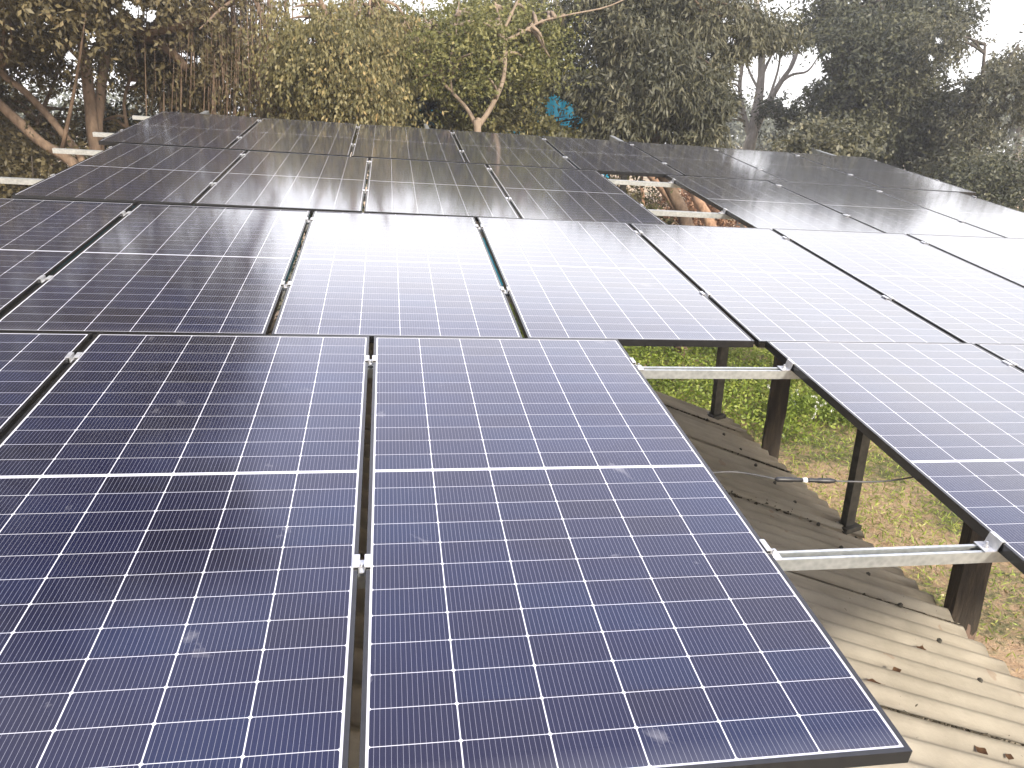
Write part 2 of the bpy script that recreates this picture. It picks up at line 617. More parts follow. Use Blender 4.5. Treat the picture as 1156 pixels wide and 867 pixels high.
def tree(name, label, cat, depth, stems, crown, bark, leafm, leaf, group=None, twigs=True, high=(), far=1.0):
    """stems: list of (points, r0, r1[, from_ground]); crown: list of region tuples (px,py,rx,ry,depth,dth,n,clump_r)"""
    if far != 1.0:                                        # the same tree set further back and built larger
        depth *= far
        stems = [tuple([[(p[0], p[1], p[2] * far) if len(p) > 2 else p for p in st[0]], st[1] * far, st[2] * far] + list(st[3:])) for st in stems]
        crown = [r[:4] + (r[4] * far, r[5] * far, r[6], r[7] * far) for r in crown]
    root_xy = at(stems[0][0][0][0], 150, stems[0][0][0][2] if len(stems[0][0][0]) > 2 else depth)
    t = empty(name, (root_xy[0], root_xy[1], 0))
    tag(t, label, cat, group)
    off = Vector((root_xy[0], root_xy[1], 0))
    bm = bmesh.new()
    pts_all = []
    for s in stems:
        P = pxpath(s[0], depth)
        if len(s) > 3 and s[3]:
            g0 = np.array([P[0][0] + s[3][0], P[0][1] + s[3][1], -.15])
            P = [g0, g0 * .5 + P[0] * .5 + np.array([.05, 0, 0])] + P
        pts_all += limb(bm, P, s[1], s[2])
    C, R = [], []
    for r in crown:
        cs = region(*r[:7])
        C += cs
        R += list(r[7] * (.7 + .6 * NR.random(len(cs))))
    for x0, x1, y0, y1, z0, z1, n_, r_ in high:           # upper crown, above the picture
        for _ in range(n_):
            C.append(np.array([NR.uniform(x0, x1), NR.uniform(y0, y1), NR.uniform(z0, z1)]))
            R.append(r_ * NR.uniform(.7, 1.3))
    C, R = np.array(C), np.array(R)
    keep = C[:, 2] - R * .6 > .05
    C, R = C[keep], R[keep]
    if twigs and pts_all:
        A = np.array(pts_all)
        for c in C:
            if NR.random() < .6:
                j = np.argmin(np.linalg.norm(A - c, axis=1) + .35 * np.maximum(A[:, 2] - c[2], 0))
                a = A[j]
                if np.linalg.norm(a - c) > 2.6 * far: continue
                mid = (a + c) / 2 + NR.normal(size=3) * .05 + np.array([0, 0, .06])
                add_tube(bm, smooth_path([a, mid, c], 3), [.035, .03, .026, .022, .018, .012, .006], 5)
    for v in bm.verts:
        v.co -= off
    obj('trunk', bm_mesh(bm, 'trunk', True), bark, t)
    per, ln, wd, droop, twig = leaf
    V, tn = leaf_quads(C, R, per, ln, wd, droop, twig)
    if name != 'far_tree':
        V, tn = thin_leaves(V, tn)
    V = V - np.array(off)
    obj('crown', quads_mesh('crown', V, tn), leafm, t)
    return t


# openings in the foliage: bearing of each (as a photo point) and how wide
GAPS = [(205, 60, 8), (218, 66, 9), (208, 74, 5), (78, 62, 7), (92, 52, 6), (104, 46, 6), (154, 12, 10), (170, 18, 9), (142, 4, 8), (128, 12, 6), (163, 30, 5),
        (334, 12, 9), (346, 20, 7), (352, 44, 6), (262, 8, 6), (240, 4, 5), (60, 118, 11), (72, 108, 7), (140, 118, 9), (128, 108, 6), (30, 96, 6), (22, 130, 7), (150, 92, 6), (128, 84, 5), (120, 132, 6), (186, 100, 5), (234, 40, 5),
        (880, 84, 28), (862, 74, 20), (910, 74, 22), (896, 98, 12), (842, 96, 19), (836, 76, 9), (835, 138, 18), (846, 120, 12), (868, 140, 11), (900, 152, 14), (888, 118, 7), (920, 56, 8),
        (1098, 76, 14), (1108, 62, 10), (1076, 86, 8), (1086, 98, 6), (1142, 10, 22), (1124, 28, 11), (1140, 40, 12), (1128, 52, 8), (1140, 108, 8), (1060, 44, 6), (1148, 150, 12), (1136, 132, 8), (1118, 112, 6), (1052, 64, 5),
        (636, 126, 17), (626, 114, 10), (648, 138, 10), (620, 122, 6), (658, 134, 7), (488, 117, 8), (478, 123, 6), (470, 110, 4), (800, 60, 5), (936, 62, 6), (960, 96, 4), (818, 20, 6), (1020, 12, 5), (826, 44, 7), (1000, 60, 4), (775, 20, 4), (600, 90, 3), (690, 40, 3)]


def thin_leaves(V, t, amount=1.0):
    rel = (V[:, 0] - CAM) @ RW
    z = np.maximum(-rel[:, 2], .1)
    px, py = 578 + FPX * rel[:, 0] / z, 433.5 - FPX * rel[:, 1] / z
    keep = np.ones(len(V), bool)
    rnd = NR.random(len(V))
    for gx, gy, gr in GAPS:
        d = np.hypot(px - gx, (py - gy) * 1.1) / gr + NR.normal(size=len(V)) * .12
        keep &= (d > 1.0) | (rnd < .04)
    return V[keep], t[keep]


# ---------------------------------------------------------------- leaf and bark materials
G_DARK = leaf_material('leaves_dark_green', [(0, (.014, .017, .010)), (.45, (.042, .045, .024)), (.8, (.085, .085, .046)), (1, (.16, .15, .09))], .22)
G_OLIVE = leaf_material('leaves_olive', [(0, (.026, .027, .010)), (.4, (.070, .068, .026)), (.8, (.135, .122, .05)), (1, (.21, .18, .08))], .3)
G_GREY = leaf_material('leaves_grey_green', [(0, (.018, .020, .012)), (.45, (.058, .058, .034)), (.8, (.115, .108, .064)), (1, (.20, .18, .115))], .25)
G_YELLOW = leaf_material('leaves_yellowing', [(0, (.045, .045, .018)), (.4, (.11, .102, .045)), (.75, (.20, .172, .078)), (1, (.34, .23, .095))], .38)
G_LIME = leaf_material('leaves_light_green', [(0, (.035, .042, .012)), (.4, (.095, .10, .032)), (.8, (.175, .165, .06)), (1, (.26, .22, .09))], .38)
G_BROWN = leaf_material('leaves_dry_brown', [(0, (.030, .025, .013)), (.35, (.072, .060, .030)), (.7, (.125, .105, .052)), (1, (.175, .135, .07))], .3)
G_HAZED = leaf_material('leaves_far_hazed', [(0, (.075, .085, .065)), (.5, (.13, .14, .11)), (1, (.20, .21, .16))], .3)  # paleness of distance haze put into the leaf colour itself
G_HERB = leaf_material('leaves_herb', [(0, (.050, .080, .012)), (.4, (.145, .195, .030)), (.8, (.26, .30, .06)), (1, (.37, .37, .12))], .35)
G_RUSSET = leaf_material('leaves_russet', [(0, (.09, .045, .025)), (.5, (.20, .11, .065)), (1, (.36, .24, .16))], .25)
G_STRAW = leaf_material('leaves_straw', [(0, (.16, .11, .05)), (.4, (.26, .20, .09)), (.75, (.22, .21, .07)), (1, (.42, .35, .2))], .2)
B_BROWN = bark_material('bark_brown', (.095, .063, .041), (.25, .175, .118))
B_DARK = bark_material('bark_dark', (.030, .024, .018), (.085, .068, .05))
B_TAN = bark_material('bark_tan', (.14, .105, .072), (.28, .215, .155))
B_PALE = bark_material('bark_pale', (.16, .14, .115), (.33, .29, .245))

# ---------------------------------------------------------------- trees, left to right
# big spreading tree at the left with several brown stems and hanging aerial roots
banyan = tree('spreading_tree', 'large brown spreading tree at the left with several leaning stems and hanging aerial roots', 'tree', 12.0, [
    ([(108, 172, 12), (102, 120, 12), (95, 60, 12), (82, 0, 12), (70, -70, 12), (20, -200, 11), (-60, -420, 10)], .115, .05, (0, 0)),
    ([(112, 172, 12.2), (113, 110, 12.2), (121, 40, 12.3), (118, -30, 12.3), (130, -120, 12), (60, -330, 11), (20, -560, 10)], .10, .05, (.1, .1)),
    ([(92, 200, 11), (45, 160, 11), (0, 118, 11), (-60, 70, 11), (-120, 10, 11), (-220, -150, 10.5), (-260, -400, 9.5)], .085, .05, (.25, 0)),
    ([(98, 196, 11.5), (70, 150, 11.5), (30, 105, 11.5), (0, 80, 11.5), (-50, 10, 11.5), (-120, -200, 11), (-110, -480, 9.5), (-60, -800, 8.5)], .065, .035, (.2, .2)),
    ([(-90, 110, 12.5), (-20, 72, 12.5), (40, 58, 12.5), (100, 22, 12.5), (150, 32, 12.5), (185, 52, 12.5), (212, 78, 12.5)], .20, .06),
    ([(105, 26, 12.5), (165, 36, 12.3), (230, 20, 12), (300, -25, 11.5)], .09, .05),
    ([(212, 96, 13), (255, 84, 13), (300, 82, 13), (330, 90, 13)], .08, .045),
    ([(285, -10, 12.5), (300, 30, 12.5), (318, 62, 12.6), (330, 96, 12.7)], .05, .025),
    ([(60, 190, 12.4), (40, 150, 12.6), (62, 90, 12.6), (75, 30, 12.6), (50, -60, 12.4)], .04, .02),
    ([(150, 170, 13), (140, 120, 13), (150, 80, 13), (168, 36, 12.8)], .035, .02),
], [
    (40, 20, 130, 60, 12.8, 1.6, 40, .5), (150, -14, 150, 24, 12.4, 1.6, 34, .42), (-10, 150, 55, 60, 12.8, 1.2, 26, .4),
    (170, 70, 60, 50, 14, 1.2, 34, .4), (60, 140, 70, 40, 13.5, 1, 10, .32), (230, 70, 60, 70, 13.5, 1.2, 34, .42),
    (40, -70, 130, 50, 12, 2, 40, .55),
], B_BROWN, G_BROWN, (430, .08, .038, .35, .45),
    high=((-10, -2.4, 8.5, 12, 5.2, 10.2, 340, .85), (-12, -7, 5, 9, 4.5, 9, 70, .85), (-4.2, -2.1, 8.2, 9.6, 9.8, 11.6, 34, .6), (-7, -4, 8, 10, 9.5, 13, 40, .7)))

# aerial roots hanging from the limb
bm = bmesh.new()
for k in range(300):
    px = RND.gauss(270, 46)
    if not 150 < px < 360: continue
    y0 = RND.uniform(-40, 60)
    y1 = y0 + RND.uniform(50, 130)
    d = RND.uniform(12.0, 13.4)
    sw = RND.uniform(-6, 6)
    P = [at(px, y0, d), at(px + sw * .5, (y0 + y1) / 2, d), at(px + sw, min(y1, 150), d)]
    add_tube(bm, smooth_path(P, 3), RND.uniform(.004, .011), 4)
off = banyan.location.copy()
for v in bm.verts: v.co -= off
obj('aerial_roots', bm_mesh(bm, 'aerial_roots', True), B_BROWN, banyan)
C = np.array(region(270, 60, 75, 75, 12.9, .7, 60))
V, tn = thin_leaves(*leaf_quads(C, np.full(len(C), .42), 190, .085, .03, 1.6, .5))
obj('dry_foliage', quads_mesh('dry_foliage', V - np.array(off), tn), G_BROWN, banyan)

tree('drooping_tree', 'yellowing tree with drooping leafy sprays left of the pale forked tree', 'tree', 11.0, [
    ([(385, 165, 12), (392, 110, 12), (400, 40, 12), (395, -60, 12)], .13, .06, (0, 0)),
    ([(400, 40, 12), (425, 0, 11.5), (440, -50, 11)], .06, .03),
    ([(396, 70, 12), (370, 20, 11.6), (345, -40, 11.4)], .06, .03),
], [
    (395, 52, 52, 46, 11, 1.0, 50, .38), (400, 27, 80, 20, 11.5, 1.0, 40, .34), (345, 40, 34, 60, 11.8, .8, 24, .4),
    (425, 90, 18, 22, 10.6, .5, 8, .25),
], B_BROWN, G_YELLOW, (420, .068, .030, 1.5, .75))

tree('forked_tree', 'pale forked tree with two bare branches and thin yellow-green leaves', 'tree', 11.5, [
    ([(539, 150), (538, 142), (541, 134)], .062, .048, (0, 0)),
    ([(538, 143), (528, 124), (510, 104), (492, 86), (470, 66), (455, 30)], .038, .014),
    ([(540, 143), (556, 118), (568, 90), (570, 60), (566, 30), (558, 0), (556, -25)], .044, .016),
    ([(568, 47), (590, 36), (612, 24), (645, 16), (690, 6), (740, -20)], .022, .008),
    ([(569, 34), (580, 10), (592, -12), (604, -34)], .025, .01),
    ([(492, 86), (486, 50), (478, 10), (470, -50)], .022, .009),
    ([(510, 104), (508, 70), (516, 30), (520, -30)], .018, .008),
], [
    (515, 62, 70, 46, 12.1, .6, 40, .38), (540, 28, 105, 16, 12.1, .7, 40, .3), (520, 60, 70, 40, 11.0, .3, 13, .24), (560, 20, 60, 20, 11.0, .3, 8, .22), (600, 50, 45, 38, 12.2, .6, 18, .38),
], B_TAN, G_LIME, (150, .062, .034, .3, .4))

tree('leafy_tree', 'dense dark olive tree behind the pale forked tree', 'tree', 15.0, [
    ([(600, 165, 15), (596, 100, 15), (590, 30, 15)], .18, .08, (0, 0)),
    ([(480, 160, 15), (478, 100, 15), (470, 50, 15)], .14, .06, (0, 0)),
], [
    (560, 90, 90, 50, 14.5, 1.5, 70, 0.43), (465, 105, 60, 38, 14.5, 1.2, 40, 0.39), (600, 60, 70, 42, 15.5, 1.5, 50, 0.47),
    (560, 28, 95, 30, 15.5, 1.6, 46, 0.33), (430, 44, 90, 38, 15.5, 1.6, 44, 0.39), (630, 138, 28, 22, 13.6, .5, 10, 0.27), (540, 132, 40, 14, 13.4, .5, 14, 0.23),
], B_DARK, G_OLIVE, (330, .085, .042, .35, .4))

tree('willowy_tree', 'broad grey-green tree with long drooping leaves in the middle of the tree line', 'tree', 14.5, [
    ([(776, 258, 14.2), (756, 212, 14.4), (738, 172, 14.5), (746, 120, 14.5), (757, 60, 14.5), (750, -10, 14.5), (744, -50, 14.5)], .15, .07, (.1, 0)),
    ([(752, 110, 14.5), (775, 60, 14.2), (800, 0, 14.0)], .10, .04),
    ([(750, 100, 14.5), (720, 50, 14.2), (690, 0, 14.0)], .10, .04),
], [
    (735, 75, 92, 75, 14, 1.4, 110, 0.33), (740, 0, 105, 40, 14.3, 1.6, 70, 0.39), (735, -40, 78, 30, 14.5, 1.4, 20, 0.39),
    (690, 130, 50, 28, 13.6, .7, 22, 0.31), (795, 120, 34, 40, 13.6, .7, 24, 0.31), (845, 32, 42, 24, 14.6, 1.0, 22, 0.31),
], B_BROWN, G_GREY, (260, .135, .034, .9, .42))

tree('twin_trunk_tree', 'tree with two leaning brown trunks seen through the hole in the third row', 'tree', 18.5, [
    ([(812, 300, 17.2), (775, 252, 17.6), (750, 216, 18), (728, 188, 18.4), (724, 150, 18.8), (712, 70, 19)], .16, .07, (.1, 0)),
    ([(816, 300, 17.0), (800, 250, 17.3), (786, 222, 17.6), (781, 196, 18), (776, 150, 18.4), (772, 60, 19)], .19, .08, (.1, 0)),
    ([(722, 300, 18.4), (726, 230, 18.4), (724, 206, 18.5), (728, 160, 19)], .06, .04, (0, 0)),
], [(740, 70, 60, 45, 19, 1.0, 30, .6)], bark_material('bark_red_brown', (.17, .095, .055), (.40, .25, .155)), G_OLIVE, (150, .11, .05, .4, .5))

tree('bare_tree', 'slender pale tree with thin bare branches against the white sky', 'tree', 17.0, [
    ([(845, 172), (850, 150), (853, 128), (858, 100), (860, 65), (856, 20), (850, -30)], .17, .05, (0, 0)),
    ([(851, 150), (866, 118), (882, 92), (896, 70), (905, 40)], .09, .03),
    ([(848, 160), (840, 130), (835, 100), (838, 66), (832, 30)], .07, .025),
    ([(882, 92), (895, 84), (912, 80), (925, 62)], .04, .015),
    ([(859, 88), (872, 60), (884, 36)], .04, .015),
    ([(858, 104), (845, 78), (840, 48)], .035, .012),
    ([(868, 112), (880, 70), (878, 30)], .035, .012),
    ([(890, 80), (900, 56), (916, 30)], .03, .01),
], [
    (818, 110, 22, 40, 16.6, .6, 20, .3), (884, 128, 22, 16, 16.5, .5, 12, .28), (866, 44, 62, 16, 17, 1.0, 13, .32), (828, 60, 24, 26, 17, .6, 10, .3),
    (862, 28, 60, 10, 17, .8, 11, .26),
], B_PALE, G_DARK, (260, .10, .05, .3, .45), twigs=True, far=1.35)

tree('dark_tree', 'tall dark-leaved tree with a leaning dark trunk right of the pale slender tree', 'tree', 13.5, [
    ([(1010, 215, 13.5), (1008, 160, 13.5), (1014, 120, 13.5), (1030, 85, 13.5), (1040, 50, 13.5), (1032, 0, 13.5), (1026, -28, 13.5)], .20, .07, (0, 0)),
    ([(1030, 85, 13.5), (1018, 55, 13.3), (1000, 28, 13.2), (985, -20, 13)], .09, .035),
    ([(1040, 55, 13.5), (1056, 25, 13.6), (1075, -10, 13.8)], .08, .03),
    ([(1010, 150, 13.5), (980, 125, 13.2), (950, 110, 13)], .07, .03),
], [
    (985, 85, 72, 70, 13.2, 1.3, 84, 0.30), (985, 36, 74, 24, 13.4, 1.4, 60, 0.31), (965, 150, 62, 28, 12.8, .8, 36, 0.27),
    (1062, 16, 30, 20, 13.4, .8, 14, .3), (1050, 140, 50, 50, 13, .9, 36, 0.33), (1060, 190, 40, 25, 12.6, .6, 16, 0.30), (945, 30, 26, 40, 13.4, .8, 20, 0.27), (985, 2, 64, 14, 13.4, 1.0, 11, 0.30),
], B_DARK, G_DARK, (360, .12, .055, .45, .36), far=1.5)

tree('leaning_tree', 'thin-crowned tree at the right edge with sky showing between its branches', 'tree', 12.5, [
    ([(1088, 235, 12.5), (1098, 180, 12.5), (1112, 140, 12.5), (1130, 110, 12.5), (1150, 92, 12.5), (1185, 60, 12.5)], .12, .04, (0, 0)),
    ([(1098, 180, 12.5), (1096, 130, 12.5), (1108, 90, 12.5), (1112, 50, 12.5)], .06, .02),
    ([(1130, 110, 12.5), (1135, 75, 12.5), (1150, 50, 12.5)], .045, .02),
], [
    (1120, 90, 36, 26, 12.4, .7, 16, .3), (1090, 195, 34, 26, 12.0, .5, 18, .32), (1100, 140, 20, 30, 12.4, .5, 12, .28),
    (1165, 75, 30, 30, 12.4, .8, 10, .32), (1150, 120, 18, 22, 12.4, .4, 8, .25), (1068, 40, 20, 20, 12.6, .5, 6, .28),
], B_DARK, G_GREY, (330, .10, .042, .5, .45), far=1.4)

# far trees, haze painted into their leaf colour, each with its own crown
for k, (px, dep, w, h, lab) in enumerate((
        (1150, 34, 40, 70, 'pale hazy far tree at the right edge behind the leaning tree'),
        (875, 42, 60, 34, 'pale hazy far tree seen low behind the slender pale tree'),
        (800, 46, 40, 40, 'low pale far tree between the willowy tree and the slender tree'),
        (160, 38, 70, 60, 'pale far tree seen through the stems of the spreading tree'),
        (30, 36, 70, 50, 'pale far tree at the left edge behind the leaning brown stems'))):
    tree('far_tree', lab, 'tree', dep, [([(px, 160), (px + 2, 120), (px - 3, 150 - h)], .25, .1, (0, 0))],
         [(px, 165 - h * .5, w, h * .75, dep, 3, 46, 1.1)], B_PALE, G_HAZED, (150, .22, .12, .3, .8), group='far trees in the haze', twigs=False)

# low shrubs closing the foot of the tree line, one by one
shr = [(140, 150, 30, 22, 14.6, G_DARK, 'dark shrub beneath the stems of the spreading tree'),
       (20, 190, 40, 30, 11.5, G_BROWN, 'brown shrub at the left edge below the leaning stem'),
       (340, 128, 40, 20, 14.0, G_DARK, 'dark shrub under the hanging aerial roots'),
       (440, 132, 36, 18, 13.5, G_DARK, 'dark shrub at the foot of the drooping yellow tree'),
       (690, 150, 44, 18, 14.6, G_OLIVE, 'olive shrub at the foot of the willowy tree'),
       (700, 232, 40, 22, 19, G_BROWN, 'brown thicket seen through the third row hole, left of the trunks'),
       (790, 232, 44, 22, 19.5, G_RUSSET, 'russet thicket seen through the third row hole, behind the trunks'),
       (930, 168, 40, 18, 12.4, G_GREY, 'grey-green shrub left of the dark leaning trunk'),
       (1125, 205, 38, 24, 15.5, G_DARK, 'dark shrub below the thin-crowned tree at the right')]
for px, py, rx, ry, dep, m_, lab in shr:
    c0 = at(px, py, dep)
    t = empty('shrub', (c0[0], c0[1], 0))
    tag(t, lab, 'shrub')
    bm = bmesh.new()
    Cs = region(px, py, rx, ry, dep, .8, 34)
    # the bush reaches to the ground below what the array hides
    k_px = dep / FPX
    for j in range(30):
        Cs.append(c0 + np.array([NR.normal() * rx * k_px * .6, NR.normal() * .5, -NR.random() * max(c0[2] - .5, .1)]))
    for j in range(9):
        e_ = Cs[j * 3]
        add_tube(bm, smooth_path([(c0[0], c0[1], -.1), ((c0[0] + e_[0]) / 2, (c0[1] + e_[1]) / 2, e_[2] * .6), e_], 3),
                 [.03, .027, .024, .02, .016, .012, .008], 5)
    for v in bm.verts: v.co -= t.location
    obj('stem', bm_mesh(bm, 'stem', True), B_DARK, t)
    V, tn = leaf_quads(Cs, np.full(len(Cs), .38), 180, .085, .045, .3, .35)
    obj('foliage', quads_mesh('foliage', V - np.array(t.location), tn), m_, t)

# blue sheet shed glimpsed through the leaves
m_blue = simple_mat('blue_painted_sheet', (.02, .40, .62), (.05, .52, .74), 5, .5)
pL, pR = at(455, 160, 19), at(690, 165, 19)
wv = Vector(pR - pL)
wv.z = 0
blen = wv.length
bs = empty('blue_shed', (pL[0], pL[1], 0))
bs.rotation_euler.z = math.atan2(wv.y, wv.x)
tag(bs, 'bright blue sheet-clad shed glimpsed through leaves behind the forked tree', 'shed')
bm = bmesh.new()
n = 60
prof = [(blen * i / n, .03 * math.sin(i * math.pi / 2)) for i in range(n + 1)]
add_prism(bm, prof + [(x, y + .05) for x, y in prof[::-1]], 'z', 0, 5.45)
obj('wall', bm_mesh(bm, 'wall'), m_blue, bs)
bm = bmesh.new()
add_prism(bm, [(-.3, 5.46), (-.3, 5.5), (3.2, 6.2), (3.2, 6.16)], 'x', -.2, blen + .2)
obj('roof', bm_mesh(bm, 'roof'), MAT['galv'], bs)

# ---------------------------------------------------------------- array geometry
T = np.array([[0.99965293, 0.00320863, 0.02614816], [0.0, 0.99255514, -0.12179615], [-0.02634429, 0.12175388, 0.99221065]])
T4 = Matrix.Identity(4)
for i in range(3):
    for j in range(3):
        T4[i][j] = T[i, j]
T4[2][3] = H
PLANE_N = T @ np.array([0, 0, 1.0])
PLANE_C = PLANE_N @ np.array([0, 0, H])


def on_array(x, y, z=0.0):
    """photo point on the plane parallel to the array, z metres above it (array coordinates)"""
    w = on_plane(x, y, PLANE_N, PLANE_C + z)
    return T.T @ (w - np.array([0, 0, H]))


ROWS = {  # x of panel 0, gap, y, z, tilt, roll, yaw, extra shift after the open gap
    'A': (-2.35801, .02141, 0, 0, 0, 0, 0), 'B': (-2.81794, .02651, 2.3109, -.01095, .01506, .00142, -.00154),
    'C': (-2.4499, .01745, 4.59385, .0300, .00311, .00811, -.00334), 'D': (-2.63482, .01913, 6.90684, .03869, .0096, .00854, -.00554)}
SHIFT = {'A': (4, -.42224), 'C': (5, -.42236)}
IDX = {'A': [0, 1, 2, 4, 5], 'B': [0, 1, 2, 3, 4, 5, 6], 'C': [0, 1, 2, 3, 5, 6, 7], 'D': list(range(8))}
ROWNAME = {'A': 'front row', 'B': 'second row', 'C': 'third row', 'D': 'back row'}
ORD = ['first', 'second', 'third', 'fourth', 'fifth', 'sixth', 'seventh', 'eighth']


def row_matrix(r):
    q = ROWS[r]
    R = Matrix.Rotation(q[6], 4, 'Z') @ Matrix.Rotation(q[5], 4, 'Y') @ Matrix.Rotation(q[4], 4, 'X')
    return T4 @ Matrix.Translation((0, q[2], q[3])) @ R


def panel_x(r, i):
    q = ROWS[r]
    s = SHIFT.get(r)
    return q[0] + i * (PW + q[1]) + (s[1] if s and i >= s[0] else 0)


# the panel: black frame with the glass and cells set into it
bm = bmesh.new()
for (x0, x1, y0, y1) in ((0, LIP, 0, PL), (PW - LIP, PW, 0, PL), (LIP, PW - LIP, 0, LIP), (LIP, PW - LIP, PL - LIP, PL)):
    add_box(bm, x0, x1, y0, y1, -FR_H, 0)
bmesh.ops.remove_doubles(bm, verts=bm.verts, dist=1e-5)
dead = [f for f in bm.faces if not any(len(e.link_faces) < 3 for e in f.edges)]
frame_me = bm_mesh(bm, 'frame')
frame_me.materials.append(MAT['frame'])
bm = bmesh.new()
add_box(bm, LIP, PW - LIP, LIP, PL - LIP, -.0075, -.0015, 0)
for f in bm.faces:
    if f.normal.z < -.5 or f.calc_center_median().z < -.007: f.material_index = 1
cell_me = bm_mesh(bm, 'cell_sheet')
cell_me.materials.append(MAT['cells'])
cell_me.materials.append(MAT['backsheet'])

SPECIAL = {('A', 0): 'front row panel cut off in the lower left corner, left of the wide near panel',
           ('A', 1): 'large near panel of the front row, left of the dark centre seam',
           ('A', 2): 'large near panel of the front row, with the open gap on its right',
           ('A', 4): 'front row panel just right of the open gap and its two bare rails',
           ('A', 5): 'front row panel showing only a corner at the right edge',
           ('C', 3): 'third row panel just left of the hole where a panel is missing',
           ('C', 5): 'third row panel just right of the hole where a panel is missing'}
proto = None
for r in 'ABCD':
    MR = row_matrix(r)
    for k, i in enumerate(IDX[r]):
        jit = Matrix.Translation((0, 0, RND.uniform(-.0004, .0004))) @ Matrix.Rotation(math.radians(RND.uniform(-.05, .05)), 4, 'X') @ Matrix.Rotation(math.radians(RND.uniform(-.05, .05)), 4, 'Y')
        mw = MR @ Matrix.Translation((panel_x(r, i), 0, 0)) @ jit
        if proto is None:
            p = proto = empty('solar_panel')
            obj('frame', frame_me, None, p)
            obj('cell_sheet', cell_me, None, p)
        else:
            p = copy_tree(proto)
        p.matrix_world = mw
        lab = SPECIAL.get((r, i), 'black framed solar panel, %s from the left in the %s' % (ORD[k], ROWNAME[r]))
        tag(p, lab, 'solar panel', 'solar panels of the array')

# rails: lipped channels, two under each row
RAIL_D = (0.69, 2.02)
RW_, RH_, RT, RL = .041, .041, .0025, .010
chan = [(-RW_ / 2, -RH_), (RW_ / 2, -RH_), (RW_ / 2, 0), (RW_ / 2 - RL, 0), (RW_ / 2 - RL, -.007), (RW_ / 2 - RL + RT, -.007),
        (RW_ / 2 - RL + RT, -RT), (RW_ / 2 - RT, -RT), (RW_ / 2 - RT, -RH_ + RT), (-RW_ / 2 + RT, -RH_ + RT), (-RW_ / 2 + RT, -RT),
        (-RW_ / 2 + RL - RT, -RT), (-RW_ / 2 + RL - RT, -.007), (-RW_ / 2 + RL, -.007), (-RW_ / 2 + RL, 0), (-RW_ / 2, 0)]
LEFT_EXT = {'A': (.5, .5), 'B': (.5, .5), 'C': (.75, .48), 'D': (.27, .27)}
RIGHT_EXT = {'A': .3, 'B': .3, 'C': .10, 'D': -.02}
RAIL_LAB = {('A', 0): 'nearest galvanised channel rail, bare where it crosses the open front gap', ('A', 1): 'galvanised channel rail crossing the far part of the open front gap',
            ('B', 0): 'lower galvanised rail hidden under the second row of panels', ('B', 1): 'upper galvanised rail hidden under the second row of panels',
            ('C', 0): 'galvanised rail sticking out left of the third row, lowest of the four ends', ('C', 1): 'galvanised rail sticking out left of the third row, next above the lowest end',
            ('D', 0): 'short galvanised rail end left of the back row, below the topmost one', ('D', 1): 'topmost galvanised rail end at the far left corner of the array'}
for r in 'ABCD':
    MR = row_matrix(r)
    for k, d in enumerate(RAIL_D):
        x0 = panel_x(r, IDX[r][0]) - LEFT_EXT[r][k]
        x1 = panel_x(r, IDX[r][-1]) + PW + RIGHT_EXT[r]
        bm = bmesh.new()
        add_prism(bm, chan, 'x', 0, x1 - x0)
        o = obj('mounting_rail', bm_mesh(bm, 'mounting_rail'), MAT['galv'])
        o.matrix_world = MR @ Matrix.Translation((x0, d, -FR_H))
        tag(o, RAIL_LAB[(r, k)], 'rail', 'channel rails under the panels')

# clamps
def mid_clamp(gap):
    t = empty('mid_clamp')
    bm = bmesh.new()
    hg = gap / 2
    w = hg + .014
    prof = [(-w, .001), (-hg + .0015, .001), (-hg + .0015, -.018), (hg - .0015, -.018), (hg - .0015, .001), (w, .001),
            (w, .0042), (hg - .0045, .0042), (hg - .0045, -.0148), (-hg + .0045, -.0148), (-hg + .0045, .0042), (-w, .0042)]
    add_prism(bm, prof, 'y', -.026, .026)
    obj('clamp_body', bm_mesh(bm, 'clamp_body'), MAT['alu'], t)
    bm = bmesh.new()
    add_prism(bm, [(.0052 * math.cos(a * math.pi / 3), .0052 * math.sin(a * math.pi / 3)) for a in range(6)], 'z', -.0147, -.007)
    add_prism(bm, [(.0042 * math.cos(a * math.pi / 5), .0042 * math.sin(a * math.pi / 5)) for a in range(10)], 'z', -.034, -.0181)
    obj('bolt', bm_mesh(bm, 'bolt'), MAT['bolt'], t)
    return t


clamp_proto = {}
SEAM = {'A': 'front row', 'B': 'second row', 'C': 'third row', 'D': 'back row'}
for r in 'ABCD':
    MR = row_matrix(r)
    for k in range(len(IDX[r]) - 1):
        i, j = IDX[r][k], IDX[r][k + 1]
        if j != i + 1: continue
        gap = ROWS[r][1]
        xs = panel_x(r, i) + PW + gap / 2
        for kd, d in enumerate(RAIL_D):
            if r not in clamp_proto:
                c = clamp_proto[r] = mid_clamp(gap)
            else:
                c = copy_tree(clamp_proto[r])
            c.matrix_world = MR @ Matrix.Translation((xs, d + RND.uniform(-.012, .012), .0015)) @ Matrix.Rotation(RND.uniform(-.04, .04), 4, 'Z')
            tag(c, '%s silver clamp in the seam between %s and %s panels of the %s' % (('near', 'far')[kd], ORD[k], ORD[k + 1], SEAM[r]), 'clamp', 'clamps in the panel seams')


